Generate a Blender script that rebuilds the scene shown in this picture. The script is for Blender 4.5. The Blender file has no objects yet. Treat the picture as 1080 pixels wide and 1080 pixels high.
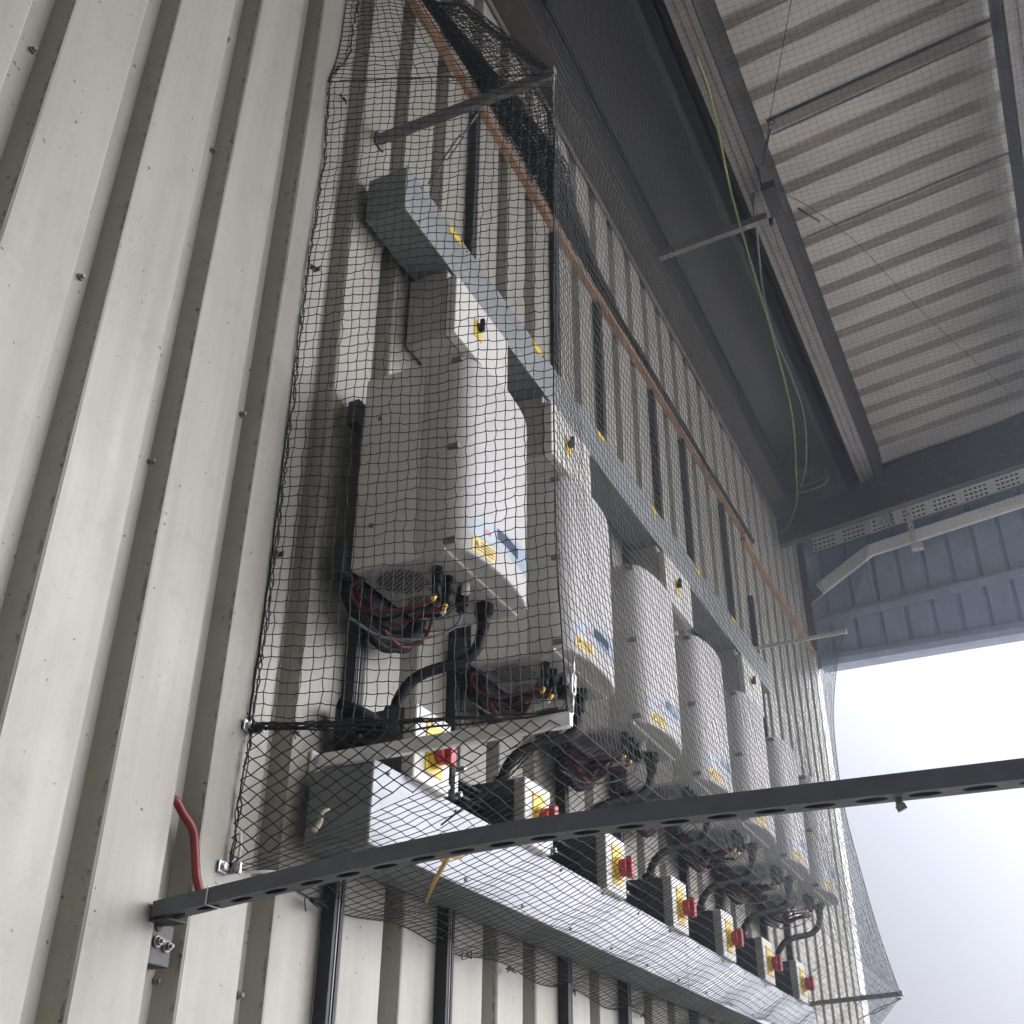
import bpy, bmesh, math, random
import numpy as np
from mathutils import Vector, Matrix
random.seed(4); rng = np.random.default_rng(4)
SC = 1.75                      # one working unit (eye-to-wall distance) in metres
scn = bpy.context.scene
COL = scn.collection

# ------------------------------------------------------------------ materials
def mat(name, col, rough=.5, metal=0.0, noise=0.0, nscale=8.0, bump=0.0, bscale=60.0, stretch=(1, 1, 1),
        col2=None, c2scale=20.0, c2lo=.62, c2hi=.75, specks=0.0, spec=.5):
    m = bpy.data.materials.new(name); m.use_nodes = True
    nt = m.node_tree; N = nt.nodes; L = nt.links
    b = N['Principled BSDF']
    b.inputs['Roughness'].default_value = rough; b.inputs['Metallic'].default_value = metal
    b.inputs['Specular IOR Level'].default_value = spec
    tc = N.new('ShaderNodeTexCoord'); mp = N.new('ShaderNodeMapping'); mp.inputs['Scale'].default_value = stretch
    L.new(tc.outputs['Object'], mp.inputs['Vector'])
    base = N.new('ShaderNodeRGB'); base.outputs[0].default_value = (*col, 1)
    out = base.outputs[0]
    def nz(scale, detail=6, rough_=.6, v=mp.outputs[0]):
        n = N.new('ShaderNodeTexNoise'); n.inputs['Scale'].default_value = scale
        n.inputs['Detail'].default_value = detail; n.inputs['Roughness'].default_value = rough_
        L.new(v, n.inputs['Vector']); return n.outputs['Fac']
    def ramp(f, lo, hi):
        r = N.new('ShaderNodeMapRange'); r.inputs[1].default_value = lo; r.inputs[2].default_value = hi
        L.new(f, r.inputs[0]); return r.outputs[0]
    def mix(f, a, bcol, mode='MIX'):
        x = N.new('ShaderNodeMix'); x.data_type = 'RGBA'; x.blend_type = mode
        if isinstance(f, float): x.inputs[0].default_value = f
        else: L.new(f, x.inputs[0])
        L.new(a, x.inputs[6])
        if isinstance(bcol, tuple): x.inputs[7].default_value = (*bcol, 1)
        else: L.new(bcol, x.inputs[7])
        return x.outputs[2]
    if noise:
        f = ramp(nz(nscale), .3, .7)
        d = tuple(c * (1 - noise) for c in col)
        out = mix(f, out, d)
    if col2:
        out = mix(ramp(nz(c2scale, 8, .7), c2lo, c2hi), out, col2)
    if specks:
        f = ramp(nz(70, 3, .5, tc.outputs['Object']), .70, .74)
        out = mix(f, out, tuple(c * (1 - specks) for c in col))
    L.new(out, b.inputs['Base Color'])
    if noise:
        r2 = N.new('ShaderNodeMapRange'); r2.inputs[3].default_value = max(0, rough - .12); r2.inputs[4].default_value = min(1, rough + .12)
        L.new(nz(nscale * 2.3), r2.inputs[0]); L.new(r2.outputs[0], b.inputs['Roughness'])
    if bump:
        bp = N.new('ShaderNodeBump'); bp.inputs['Strength'].default_value = bump; bp.inputs['Distance'].default_value = .004
        L.new(nz(bscale, 4), bp.inputs['Height']); L.new(bp.outputs[0], b.inputs['Normal'])
    return m

def wall_mat(name, col):
    """painted profiled steel: streaks, chalky patches, dirt and painted shade in the valleys, dirt on the rib edges, small scuffs"""
    m = bpy.data.materials.new(name); m.use_nodes = True
    nt = m.node_tree; N = nt.nodes; L = nt.links; b = N['Principled BSDF']
    b.inputs['Roughness'].default_value = .48
    tc = N.new('ShaderNodeTexCoord')
    def mapped(s):
        mp = N.new('ShaderNodeMapping'); mp.inputs['Scale'].default_value = s; L.new(tc.outputs['Object'], mp.inputs['Vector']); return mp.outputs[0]
    def nz(v, scale, detail=6, r=.6):
        n = N.new('ShaderNodeTexNoise'); n.inputs['Scale'].default_value = scale; n.inputs['Detail'].default_value = detail
        n.inputs['Roughness'].default_value = r; L.new(v, n.inputs['Vector']); return n.outputs['Fac']
    def mr(f, lo, hi, a=0.0, c=1.0):
        r = N.new('ShaderNodeMapRange'); r.inputs[1].default_value = lo; r.inputs[2].default_value = hi
        r.inputs[3].default_value = a; r.inputs[4].default_value = c; L.new(f, r.inputs[0]); return r.outputs[0]
    def mul(a, c):
        x = N.new('ShaderNodeMath'); x.operation = 'MULTIPLY'
        L.new(a, x.inputs[0])
        if isinstance(c, float): x.inputs[1].default_value = c
        else: L.new(c, x.inputs[1])
        return x.outputs[0]
    def mix(f, a, c):
        x = N.new('ShaderNodeMix'); x.data_type = 'RGBA'; L.new(f, x.inputs[0]); L.new(a, x.inputs[6])
        x.inputs[7].default_value = (*c, 1); return x.outputs[2]
    base = N.new('ShaderNodeRGB'); base.outputs[0].default_value = (*col, 1)
    o = base.outputs[0]
    big = mapped((1, 1, .35)); st = mapped((1, 1, .05)); iso = tc.outputs['Object']
    o = mix(mul(mr(nz(big, 1.7, 5), .35, .7), .28), o, tuple(c * .72 for c in col))
    o = mix(mul(mr(nz(st, 14, 7, .65), .42, .70), .62), o, (.27, .255, .205))
    o = mix(mul(mr(nz(iso, 9, 9, .75), .52, .66), .55), o, (.27, .26, .22))
    # grime in the valleys, with their shade painted in
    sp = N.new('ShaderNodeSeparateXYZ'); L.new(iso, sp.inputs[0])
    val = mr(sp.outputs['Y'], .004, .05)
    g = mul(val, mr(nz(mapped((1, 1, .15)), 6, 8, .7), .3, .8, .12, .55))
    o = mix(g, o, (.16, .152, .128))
    # black specks and scuffs, denser near the rib edges
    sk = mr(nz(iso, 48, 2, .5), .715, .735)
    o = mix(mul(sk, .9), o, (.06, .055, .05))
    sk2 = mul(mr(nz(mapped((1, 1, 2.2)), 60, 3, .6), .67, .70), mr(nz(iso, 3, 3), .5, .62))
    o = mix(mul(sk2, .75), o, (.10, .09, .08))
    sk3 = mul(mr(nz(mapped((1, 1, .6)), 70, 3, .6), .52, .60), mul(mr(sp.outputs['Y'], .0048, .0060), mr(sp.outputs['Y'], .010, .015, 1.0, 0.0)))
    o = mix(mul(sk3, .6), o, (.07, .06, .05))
    L.new(o, b.inputs['Base Color'])
    L.new(mr(nz(big, 5, 6), .3, .7, .38, .62), b.inputs['Roughness'])
    bp = N.new('ShaderNodeBump'); bp.inputs['Strength'].default_value = .8; bp.inputs['Distance'].default_value = .008
    L.new(nz(mapped((1, 1, .25)), 3.2, 4, .5), bp.inputs['Height'])
    bp2 = N.new('ShaderNodeBump'); bp2.inputs['Strength'].default_value = .22; bp2.inputs['Distance'].default_value = .0012
    L.new(nz(iso, 120, 3), bp2.inputs['Height']); L.new(bp.outputs[0], bp2.inputs['Normal'])
    L.new(bp2.outputs[0], b.inputs['Normal'])
    return m

def perf_mat():
    m = bpy.data.materials.new('perforated_vent_metal'); m.use_nodes = True
    nt = m.node_tree; N = nt.nodes; L = nt.links; b = N['Principled BSDF']
    tc = N.new('ShaderNodeTexCoord'); v = N.new('ShaderNodeTexVoronoi'); v.inputs['Scale'].default_value = 78
    v.inputs['Randomness'].default_value = .0
    mp = N.new('ShaderNodeMapping'); mp.inputs['Rotation'].default_value = (0, 0, .6); mp.inputs['Scale'].default_value = (1, 1, 0)
    L.new(tc.outputs['Object'], mp.inputs[0]); L.new(mp.outputs[0], v.inputs['Vector'])
    r = N.new('ShaderNodeMapRange'); r.inputs[1].default_value = .43; r.inputs[2].default_value = .47; L.new(v.outputs['Distance'], r.inputs[0])
    x = N.new('ShaderNodeMix'); x.data_type = 'RGBA'; x.inputs[6].default_value = (.005, .005, .006, 1); x.inputs[7].default_value = (.48, .48, .48, 1)
    L.new(r.outputs[0], x.inputs[0]); L.new(x.outputs[2], b.inputs['Base Color'])
    b.inputs['Roughness'].default_value = .45
    return m

M = dict(
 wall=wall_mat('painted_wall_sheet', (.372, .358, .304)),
 wall2=wall_mat('painted_upper_sheet', (.47, .44, .39)),
 deck=mat('painted_roof_deck', (.75, .695, .63), .5, noise=.25, nscale=4, stretch=(1, .3, 1), bump=.2, bscale=8),
 trim=mat('white_corner_trim', (.85, .85, .84), .45, noise=.1),
 rust=mat('rusty_primer', (.52, .31, .19), .75, noise=.45, nscale=14, col2=(.20, .10, .06), c2scale=40, bump=.4, stretch=(.4, 1, 1)),
 steel_dark=mat('dark_painted_steel', (.060, .056, .056), .55, noise=.4, nscale=10, col2=(.16, .13, .10), c2scale=18, c2lo=.58, c2hi=.70, bump=.3),
 steel_brown=mat('brownish_flange', (.105, .092, .083), .6, noise=.4, nscale=12, col2=(.22, .17, .12), c2scale=30, c2lo=.62, c2hi=.7, bump=.3),
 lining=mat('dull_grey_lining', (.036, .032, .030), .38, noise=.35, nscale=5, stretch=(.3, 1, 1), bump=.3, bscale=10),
 purlin=mat('galvanised_purlin', (.34, .31, .29), .5, metal=.3, noise=.3, nscale=10, bump=.2),
 fascia=mat('hazed_fascia_sheet', (.36, .41, .52), .45, noise=.2, nscale=6, bump=.15),  # grey sheet with the bluish glare put into its colour
 galv=mat('galvanised_steel', (.50, .50, .49), .42, metal=.55, noise=.3, nscale=25, bump=.15),
 arm=mat('dull_zinc_arm', (.24, .23, .22), .5, metal=.3, noise=.35, nscale=18, bump=.2),
 arm2=mat('grey_painted_arm', (.72, .70, .66), .5, noise=.2, nscale=18, bump=.2),
 armw=mat('pale_galvanised_arm', (.88, .87, .84), .45, noise=.12, nscale=18, bump=.15),
 zinc=mat('bright_zinc', (.62, .63, .64), .28, metal=.85, noise=.2, nscale=40),
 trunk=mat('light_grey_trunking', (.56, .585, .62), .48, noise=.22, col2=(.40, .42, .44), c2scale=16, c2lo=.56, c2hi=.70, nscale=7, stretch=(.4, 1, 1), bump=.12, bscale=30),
 trunk_up=mat('shaded_trunking_lid', (.258, .276, .274), .55, noise=.22, nscale=9, stretch=(.4, 1, 1), bump=.15, bscale=30),  # same trunking toned darker for the dimmer light higher up
 trunk_end=mat('shaded_trunking_face', (.20, .215, .22), .5, noise=.15, nscale=9),  # body colour darkened to carry the shade of end and underside
 rail=mat('dark_strut_channel', (.026, .030, .036), .62, metal=.0, noise=.25, nscale=30, stretch=(1, 1, .2)),
 beam=mat('weathered_dark_strut', (.095, .104, .124), .5, noise=.3, nscale=20, col2=(.12, .12, .125), c2scale=30, bump=.3),
 inv=mat('inverter_light_grey_paint', (.66, .64, .60), .42, noise=.06, nscale=5, bump=.12, bscale=160, specks=.3),
 inv_front=mat('inverter_cover_paint', (.495, .485, .462), .55, noise=.05, nscale=5, bump=.12, bscale=160),
 latch=mat('grey_latch', (.15, .145, .14), .45),
 black=mat('black_plastic', (.010, .010, .012), .55, spec=.25, noise=.3, nscale=30),
 cable=mat('black_conduit', (.010, .011, .013), .55, spec=.2, noise=.3, nscale=30),
 under=mat('inverter_underside', (.46, .45, .44), .5, noise=.2, nscale=15),
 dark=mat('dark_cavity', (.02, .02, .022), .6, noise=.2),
 box=mat('cream_isolator_box', (.66, .645, .59), .42, noise=.06, bump=.1, bscale=80),
 boxside=mat('shaded_isolator_side', (.42, .40, .375), .5, noise=.1),  # cream box sides with their shade mixed into the colour
 boxback=mat('charcoal_isolator_back', (.040, .042, .048), .5, noise=.2),
 yellow=mat('yellow_label', (.80, .56, .05), .45, noise=.08),
 red=mat('red_knob', (.48, .03, .035), .35, noise=.1),
 redc=mat('red_cable', (.24, .026, .028), .42, noise=.25, nscale=12),
 redd=mat('dark_red_wire', (.13, .014, .017), .4, noise=.3, nscale=20),
 bluel=mat('pale_blue_panel', (.32, .39, .47), .4, noise=.1),
 lcd=mat('dark_display', (.085, .11, .16), .12),
 ink=mat('dark_ink', (.04, .035, .03), .5),
 white=mat('white_tag', (.75, .75, .73), .5, noise=.05),
 net=mat('black_netting', (.020, .023, .021), .55, noise=.3, nscale=30),
 ylw_cable=mat('yellow_green_cable', (.30, .31, .09), .5, noise=.2),
 gry_cable=mat('grey_flex', (.20, .20, .21), .45, noise=.2),
 straw=mat('dry_straw', (.55, .36, .13), .7, noise=.2),
 feather=mat('pale_feather', (.62, .54, .42), .7, noise=.2),
 ground=mat('concrete_yard', (.25, .245, .23), .8, noise=.3, nscale=.6, col2=(.20, .195, .18), c2scale=2, bump=.3, bscale=20),
 perf=perf_mat(),
)

# ------------------------------------------------------------------ mesh builder
def wloc(o):
    v = Vector(o.location)
    while o.parent: o = o.parent; v += Vector(o.location)
    return v
class MB:
    def __init__(s): s.v = []; s.f = []; s.sm = []
    def add(s, vs, fs, smooth=False):
        n = len(s.v); s.v += [tuple(v) for v in vs]; s.f += [tuple(i + n for i in f) for f in fs]; s.sm += [smooth] * len(fs); return s
    def box(s, x0, x1, y0, y1, z0, z1, mtx=None):
        vs = [Vector((x, y, z)) for x in (x0, x1) for y in (y0, y1) for z in (z0, z1)]
        if mtx is not None: vs = [mtx @ v for v in vs]
        return s.add(vs, [(0, 1, 3, 2), (4, 6, 7, 5), (0, 4, 5, 1), (2, 3, 7, 6), (0, 2, 6, 4), (1, 5, 7, 3)])
    def prism(s, prof, ax, a0, a1, smooth=False, caps=True):
        """prof: 2-D points in the two axes other than ax (in order)"""
        o = [i for i in range(3) if i != ax]; n = len(prof); vs = []
        for a in (a0, a1):
            for p in prof:
                q = [0, 0, 0]; q[ax] = a; q[o[0]] = p[0]; q[o[1]] = p[1]; vs.append(q)
        s.add(vs, [(i, (i + 1) % n, (i + 1) % n + n, i + n) for i in range(n)], smooth)
        if caps: k = len(s.v) - 2 * n; s.f += [tuple(k + i for i in range(n))[::-1], tuple(k + n + i for i in range(n))]; s.sm += [False, False]
        return s
    def cyl(s, p0, p1, r, n=12, r1=None, smooth=True):
        return s.tube([p0, p1], r, n, smooth=smooth, r1=r1)
    def tube(s, pts, r, n=8, smooth=True, r1=None):
        P = [Vector(p) for p in pts]; rings = []
        up = Vector((.13, .27, .95)); prev = None
        for i, p in enumerate(P):
            t = (P[min(i + 1, len(P) - 1)] - P[max(i - 1, 0)]).normalized()
            if prev is None:
                a = t.cross(up)
                if a.length < .1: a = t.cross(Vector((1, 0, 0)))
            else: a = prev - t * prev.dot(t)
            a.normalize(); prev = a; b = t.cross(a)
            rr = r if r1 is None else r + (r1 - r) * i / (len(P) - 1)
            if callable(r): rr = r(i)
            rings.append([p + (a * math.cos(2 * math.pi * k / n) + b * math.sin(2 * math.pi * k / n)) * rr for k in range(n)])
        vs = [v for g in rings for v in g]
        fs = [(i * n + k, i * n + (k + 1) % n, (i + 1) * n + (k + 1) % n, (i + 1) * n + k) for i in range(len(P) - 1) for k in range(n)]
        s.add(vs, fs, smooth); b0 = len(s.v) - len(vs)
        s.f += [tuple(b0 + k for k in range(n))[::-1], tuple(len(s.v) - n + k for k in range(n))]; s.sm += [False, False]
        return s
    def bar(s, p0, p1, w, h, up=(0, 0, 1)):
        p0 = Vector(p0); p1 = Vector(p1); t = (p1 - p0).normalized(); a = t.cross(Vector(up)).normalized(); b = a.cross(t)
        vs = [p + a * w * sx / 2 + b * h * sz / 2 for p in (p0, p1) for sx in (-1, 1) for sz in (-1, 1)]
        return s.add(vs, [(0, 1, 3, 2), (4, 6, 7, 5), (0, 4, 5, 1), (2, 3, 7, 6), (0, 2, 6, 4), (1, 5, 7, 3)])
    def sheet(s, fn, us, vs_, smooth=True):
        nu, nv = len(us), len(vs_)
        s.add([fn(u, v) for u in us for v in vs_], [(i * nv + j, (i + 1) * nv + j, (i + 1) * nv + j + 1, i * nv + j + 1) for i in range(nu - 1) for j in range(nv - 1)], smooth); return s
    def build(s, name, m, parent=None, loc=None, bev=0.0, solid=0.0):
        me = bpy.data.meshes.new(name)
        off = Vector((0, 0, 0))
        if parent is not None: off = wloc(parent)
        if loc is not None: off = Vector(loc) * SC
        me.from_pydata([tuple(Vector(v) * SC - off) for v in s.v], [], s.f); me.validate()
        me.polygons.foreach_set('use_smooth', s.sm[:len(me.polygons)] if len(me.polygons) == len(s.sm) else [False] * len(me.polygons))
        bm = bmesh.new(); bm.from_mesh(me); bmesh.ops.recalc_face_normals(bm, faces=bm.faces); bm.to_mesh(me); bm.free()
        o = bpy.data.objects.new(name, me); COL.objects.link(o); me.materials.append(M[m] if isinstance(m, str) else m)
        if parent is not None: o.parent = parent
        elif loc is not None: o.location = off
        if solid:
            md = o.modifiers.new('thick', 'SOLIDIFY'); md.thickness = solid * SC; md.offset = 0
        if bev:
            md = o.modifiers.new('edge', 'BEVEL'); md.width = bev * SC; md.segments = 2; md.limit_method = 'ANGLE'; md.angle_limit = .6
        return o
def crv(pts, n=8):
    """Catmull-Rom through the points"""
    P = [Vector(p) for p in pts]; P = [2 * P[0] - P[1]] + P + [2 * P[-1] - P[-2]]; out = []
    for i in range(1, len(P) - 2):
        for k in range(n):
            t = k / n; a, b, c, d = P[i - 1:i + 3]
            out.append(.5 * ((2 * b) + (c - a) * t + (2 * a - 5 * b + 4 * c - d) * t * t + (3 * b - a - 3 * c + d) * t ** 3))
    out.append(P[-2]); return out
def tag(o, label, cat, group=None, kind=None):
    o['label'] = label
    if cat: o['category'] = cat
    if group: o['group'] = group
    if kind: o['kind'] = kind
    return o
def thing(name, loc, label, cat, group=None):
    o = bpy.data.objects.new(name, None); COL.objects.link(o); o.location = Vector(loc) * SC; o.empty_display_size = .1
    return tag(o, label, cat, group)
def copy_tree(o, parent=None):
    c = o.copy(); COL.objects.link(c); c.parent = parent
    for ch in list(o.children): copy_tree(ch, c)
    return c

GZ = -.914                    # ground level
# ------------------------------------------------------------------ ground
g = MB().sheet(lambda u, v: (u, v, GZ), [-16, -8, 0, 8, 16], [-16, -8, 0, 8, 16], False).build('ground', 'ground')
g['kind'] = 'structure'; g['label'] = 'concrete yard below the wall'

# ------------------------------------------------------------------ profiled wall
PITCH = .171; GW = .060; GD = .031; BV = .0125
def xr(k): return .638 + PITCH * k            # right edge of valley k
def profile(k0, k1, xa, xb, w=GW, d=GD, bv=BV, x0=None):
    pts = [(xa, 0)]
    for k in range(k0, k1 + 1):
        r = xr(k) if x0 is None else x0 + PITCH * k
        c = .0022
        pts += [(r - w - c, 0), (r - w + c * .4, .0018), (r - w + bv, d), (r - bv, d), (r - c * .4, .0018), (r + c, 0)]
    pts.append((xb, 0)); return pts
def ribbed(mb, prof, z0, z1, nz_=2, wav=0.0):
    zs = np.linspace(z0, z1, nz_)
    vs = []; n = len(prof)
    for z in zs:
        for (x, y) in prof: vs.append((x, y + wav * math.sin(z * 3.1 + x * 5) * (1 if y < .001 else .3), z))
    mb.add(vs, [(j * n + i, j * n + i + 1, (j + 1) * n + i + 1, (j + 1) * n + i) for j in range(nz_ - 1) for i in range(n - 1)])
    return mb
wall = thing('corrugated_wall', (2.4, 0, GZ), 'long off-white profiled steel wall with narrow vertical valleys, specked with dirt', 'wall')
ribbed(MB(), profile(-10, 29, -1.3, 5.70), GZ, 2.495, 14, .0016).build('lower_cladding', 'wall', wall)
up = ribbed(MB(), profile(-10, 29, -1.3, 5.70), 2.495, 3.2, 4, .001).build('upper_cladding', 'wall2', wall)
up['label'] = 'upper band of cladding above the rusty strip'
# solid backing so that no light comes through
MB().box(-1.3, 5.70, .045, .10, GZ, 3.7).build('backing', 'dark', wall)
cf = MB(); cf.prism([(5.70, -.006), (5.84, -.006), (5.84, .16), (5.70, .16)], 2, GZ, 3.05)
cf.build('corner_trim', 'trim', wall, bev=.003)
# unseen walls added left of and behind the camera to block light
sw = thing('left_light_blocker', (-1.7, -1.6, GZ), 'unseen plain wall added on the near side to block light from the left', 'wall')
MB().box(-1.75, -1.65, -3.15, .10, GZ, 3.9).build('blocker_panel', 'trim', sw)
rw = thing('rear_light_blocker', (0, -3.2, GZ), 'unseen plain wall added behind the camera to block light', 'wall')
MB().box(-1.65, 1.3, -3.25, -3.16, GZ, 3.6).build('blocker_panel', 'trim', rw)
# rusty strip in three lengths with a lap
for a, b, za, zb in ((1.15, 2.62, 2.499, 2.502), (2.60, 4.36, 2.504, 2.520), (4.33, 5.70, 2.470, 2.472)):
    s = MB(); y0 = -.020 if a < 2 else -.022
    s.add([(a, y0, za - .010), (b, y0, zb - .010), (b, y0, zb + .014), (a, y0, za + .014), (a, .002, za - .010), (b, .002, zb - .010), (b, .002, zb + .014), (a, .002, za + .014)],
          [(0, 1, 2, 3), (0, 4, 5, 1), (3, 2, 6, 7), (0, 3, 7, 4), (1, 5, 6, 2)])
    s.build('rusty_strip', 'rust', wall, bev=.0012)
MB().box(-1.3, 1.15, -.018, .002, 2.49, 2.515).build('rusty_strip', 'rust', wall)
# sheet fixings in the valleys
scr = [(.783, 1.056), (1.134, 1.059), (.969, .87), (1.141, .221), (1.303, .226), (.617, 1.327), (.965, 1.487), (.69, 1.08)]
for k in range(0, 26):
    for zz in (.222, 1.06, 1.74, 2.40):
        x = xr(k) - .030 + random.uniform(-.008, .004)
        if k <= 4 and zz < 1.5 : continue
        scr.append((x, zz + random.uniform(-.01, .01)))
s0 = None
for (x, z) in scr:
    if s0 is None:
        b = MB(); b.cyl((x, .0312, z), (x, .0270, z), .0050, 14); b.cyl((x, .0275, z), (x, .0225, z), .0034, 6, smooth=False)
        s0 = b.build('screw', 'arm', wall); p0 = Vector((x, 0, z))
    else:
        c = s0.copy(); COL.objects.link(c); c.parent = wall; c.location = (Vector((x, 0, z)) - p0) * SC

# ------------------------------------------------------------------ roof over the wall
roof = thing('canopy_roof', (2.5, -2, 3.5), 'steel canopy roof with ribbed underside, dark eave beam and grey gable fascia', 'roof')
def deckz(y): return 3.57 + .14 * (-y - .55)
dk = MB(); prof = []
XD0 = 2.834
for k in range(-26, 17):
    r = XD0 + PITCH * k
    prof += [(r - .064, 0), (r - .056, .048), (r - .008, .048), (r, 0)]
prof = [(-1.7, 0)] + prof + [(5.78, 0)]
n = len(prof); ys = [.06, -.6, -1.4, -2.2, -3.1]; vs = []
for y in ys:
    for (x, h) in prof: vs.append((x, y, deckz(y) + h))
dk.add(vs, [(j * n + i, j * n + i + 1, (j + 1) * n + i + 1, (j + 1) * n + i) for j in range(len(ys) - 1) for i in range(n - 1)])
dk.build('roof_deck', 'deck', roof)
MB().add([(-1.7, .1, deckz(.1) + .075), (5.85, .1, deckz(.1) + .075), (5.85, -3.1, deckz(-3.1) + .075), (-1.7, -3.1, deckz(-3.1) + .075),
          (-1.7, .1, deckz(.1) + .10), (5.85, .1, deckz(.1) + .10), (5.85, -3.1, deckz(-3.1) + .10), (-1.7, -3.1, deckz(-3.1) + .10)],
         [(0, 1, 2, 3), (4, 5, 6, 7), (0, 1, 5, 4), (1, 2, 6, 5), (2, 3, 7, 6), (3, 0, 4, 7)]).build('roof_top', 'dark', roof)
# side laps of the deck: folded edges standing a little lower than the sheet
for k, dx, t in ((2, -.062, .006), (2, .010, .003), (6, -.062, .004)):
    x = XD0 + PITCH * k + dx; s = MB()
    a = Vector((x, -.56, deckz(-.56) - .006)); b = Vector((x, -3.0, deckz(-3.0) - .006))
    s.bar(a, b, t, .012); s.build('sheet_lap', 'galv' if t < .005 else 'steel_dark', roof)
# eave beam
e = MB(); e.prism([(-.004, 3.020), (-.100, 3.020), (-.100, 3.152), (-.092, 3.152), (-.092, 3.030), (-.004, 3.030)], 0, -1.6, 5.30)
e.build('eave_beam', 'steel_brown', roof, bev=.002)
MB().box(-1.6, 5.07, -.012, -.0065, 2.996, 3.017).build('eave_angle', 'purlin', roof)
MB().box(-1.6, 5.32, -.1035, -.1005, 3.024, 3.158).build('beam_web', 'steel_dark', roof)
MB().box(3.02, 3.13, -.099, -.004, 3.0155, 3.0195).build('splice_plate', 'steel_brown', roof)
# curved lining between the eave beam and the purlin
def lin(u, v):
    t = v; y = -.100 - .262 * t; z = 3.156 + .020 * math.sin(t * math.pi) + .018 * t
    return (u, y, z)
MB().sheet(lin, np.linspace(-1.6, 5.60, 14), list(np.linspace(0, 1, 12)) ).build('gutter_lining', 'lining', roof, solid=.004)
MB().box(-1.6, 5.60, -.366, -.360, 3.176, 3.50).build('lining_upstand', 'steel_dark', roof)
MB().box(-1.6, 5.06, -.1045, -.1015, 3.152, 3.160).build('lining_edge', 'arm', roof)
def purlin(y0, y1, zb, zt, m1='purlin', flip=1):
    p = MB(); w = y1 - y0
    pr = [(y0, zb + .03), (y0, zb), (y0 + w * .24, zb), (y0 + w * .28, zb + .006), (y0 + w * .34, zb + .006), (y0 + w * .38, zb), (y0 + w * .62, zb), (y0 + w * .66, zb + .006),
          (y0 + w * .72, zb + .006), (y0 + w * .76, zb), (y1, zb), (y1, zb + .02)]
    pr2 = [(a, b + .004) for a, b in pr][::-1]
    p.prism(pr + pr2, 0, -1.6, 5.60); return p
purlin(-.455, -.528, 3.10, 3.57).build('purlin', 'purlin', roof)
MB().box(-1.6, 5.60, -.534, -.529, 3.10, 3.560).build('purlin_web', 'steel_dark', roof)
MB().box(-1.6, 5.60, -.455, -.368, 3.45, 3.456).build('gap_shade_panel', 'steel_dark', roof)  # added dark sheet that gives the gap beside the purlin its shade
MB().box(-1.6, 5.60, -.466, -.457, 3.13, 3.560).build('purlin_web', 'steel_dark', roof)
purlin(-1.395, -1.50, 3.24, 3.66).build('purlin', 'purlin', roof)
MB().box(-1.6, 5.60, -1.402, -1.396, 3.27, 3.668).build('purlin_web', 'steel_dark', roof)
for y in (-2.3, -3.05):
    purlin(y, y - .08, deckz(y) - .40, 0).build('purlin', 'purlin', roof)
    MB().box(-1.6, 5.60, y - .006, y - .001, deckz(y) - .39, deckz(y) - .004).build('purlin_web', 'steel_dark', roof)
# gable end
def gz(y, z0, sl=.137): return z0 - sl * y
def band(x0, x1, ya, yb, z0a, z1a, sl0=.137, sl1=.137):
    s = MB(); vs = []
    for x in (x0, x1):
        for y in (ya, yb): vs += [(x, y, gz(y, z0a, sl0)), (x, y, gz(y, z1a, sl1))]
    return s.add(vs, [(0, 2, 3, 1), (4, 5, 7, 6), (0, 1, 5, 4), (2, 6, 7, 3), (1, 3, 7, 5), (0, 4, 6, 2)])
band(5.08, 5.13, -.02, -3.1, 2.8205, 2.960, .137, .245).build('main_rafter', 'steel_dark', roof, bev=.003)
band(5.73, 5.775, .05, -3.1, 3.215, 3.478, .137, .14).build('gable_rafter', 'steel_dark', roof, bev=.003)
band(5.69, 5.728, .0, -3.1, 3.212, 3.222).build('rafter_flange', 'steel_brown', roof)
# fascia sheet: small ribs
fp = []; y = .02
while y > -3.1: fp += [(5.80, y), (5.80, y - .10), (5.815, y - .108), (5.815, y - .125), (5.80, y - .133)]; y -= .133
s = MB(); nf = len(fp)
s.add([(x, yy, 2.43) for x, yy in fp] + [(x, yy, gz(yy, 3.52, .14)) for x, yy in fp], [(i, i + 1, i + 1 + nf, i + nf) for i in range(nf - 1)])
s.build('gable_fascia', 'fascia', roof, solid=.004)
band(5.775, 5.797, -.0, -3.1, 2.665, 2.735, .075, .055).build('fascia_rail', 'fascia', roof, bev=.004)
band(5.765, 5.775, -.0, -3.1, 2.700, 2.712, .075, .075).build('fascia_rail', 'galv', roof)
s = MB(); s.prism([(5.745, 2.455), (5.755, 2.425), (5.79, 2.418), (5.84, 2.418), (5.84, 2.47), (5.80, 2.485), (5.76, 2.49)], 1, -.03, -3.1)
s.build('fascia_gutter', 'fascia', roof, bev=.002)
MB().box(5.66, 5.72, -.03, -.006, 2.50, 3.2).build('corner_post', 'steel_dark', roof)
# columns standing outside the picture that carry the free edge
for x in (-1.4, 5.6):
    MB().box(x, x + .12, -3.09, -2.97, GZ, deckz(-3.0) - .35).build('column', 'steel_dark', roof, bev=.004)

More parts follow.
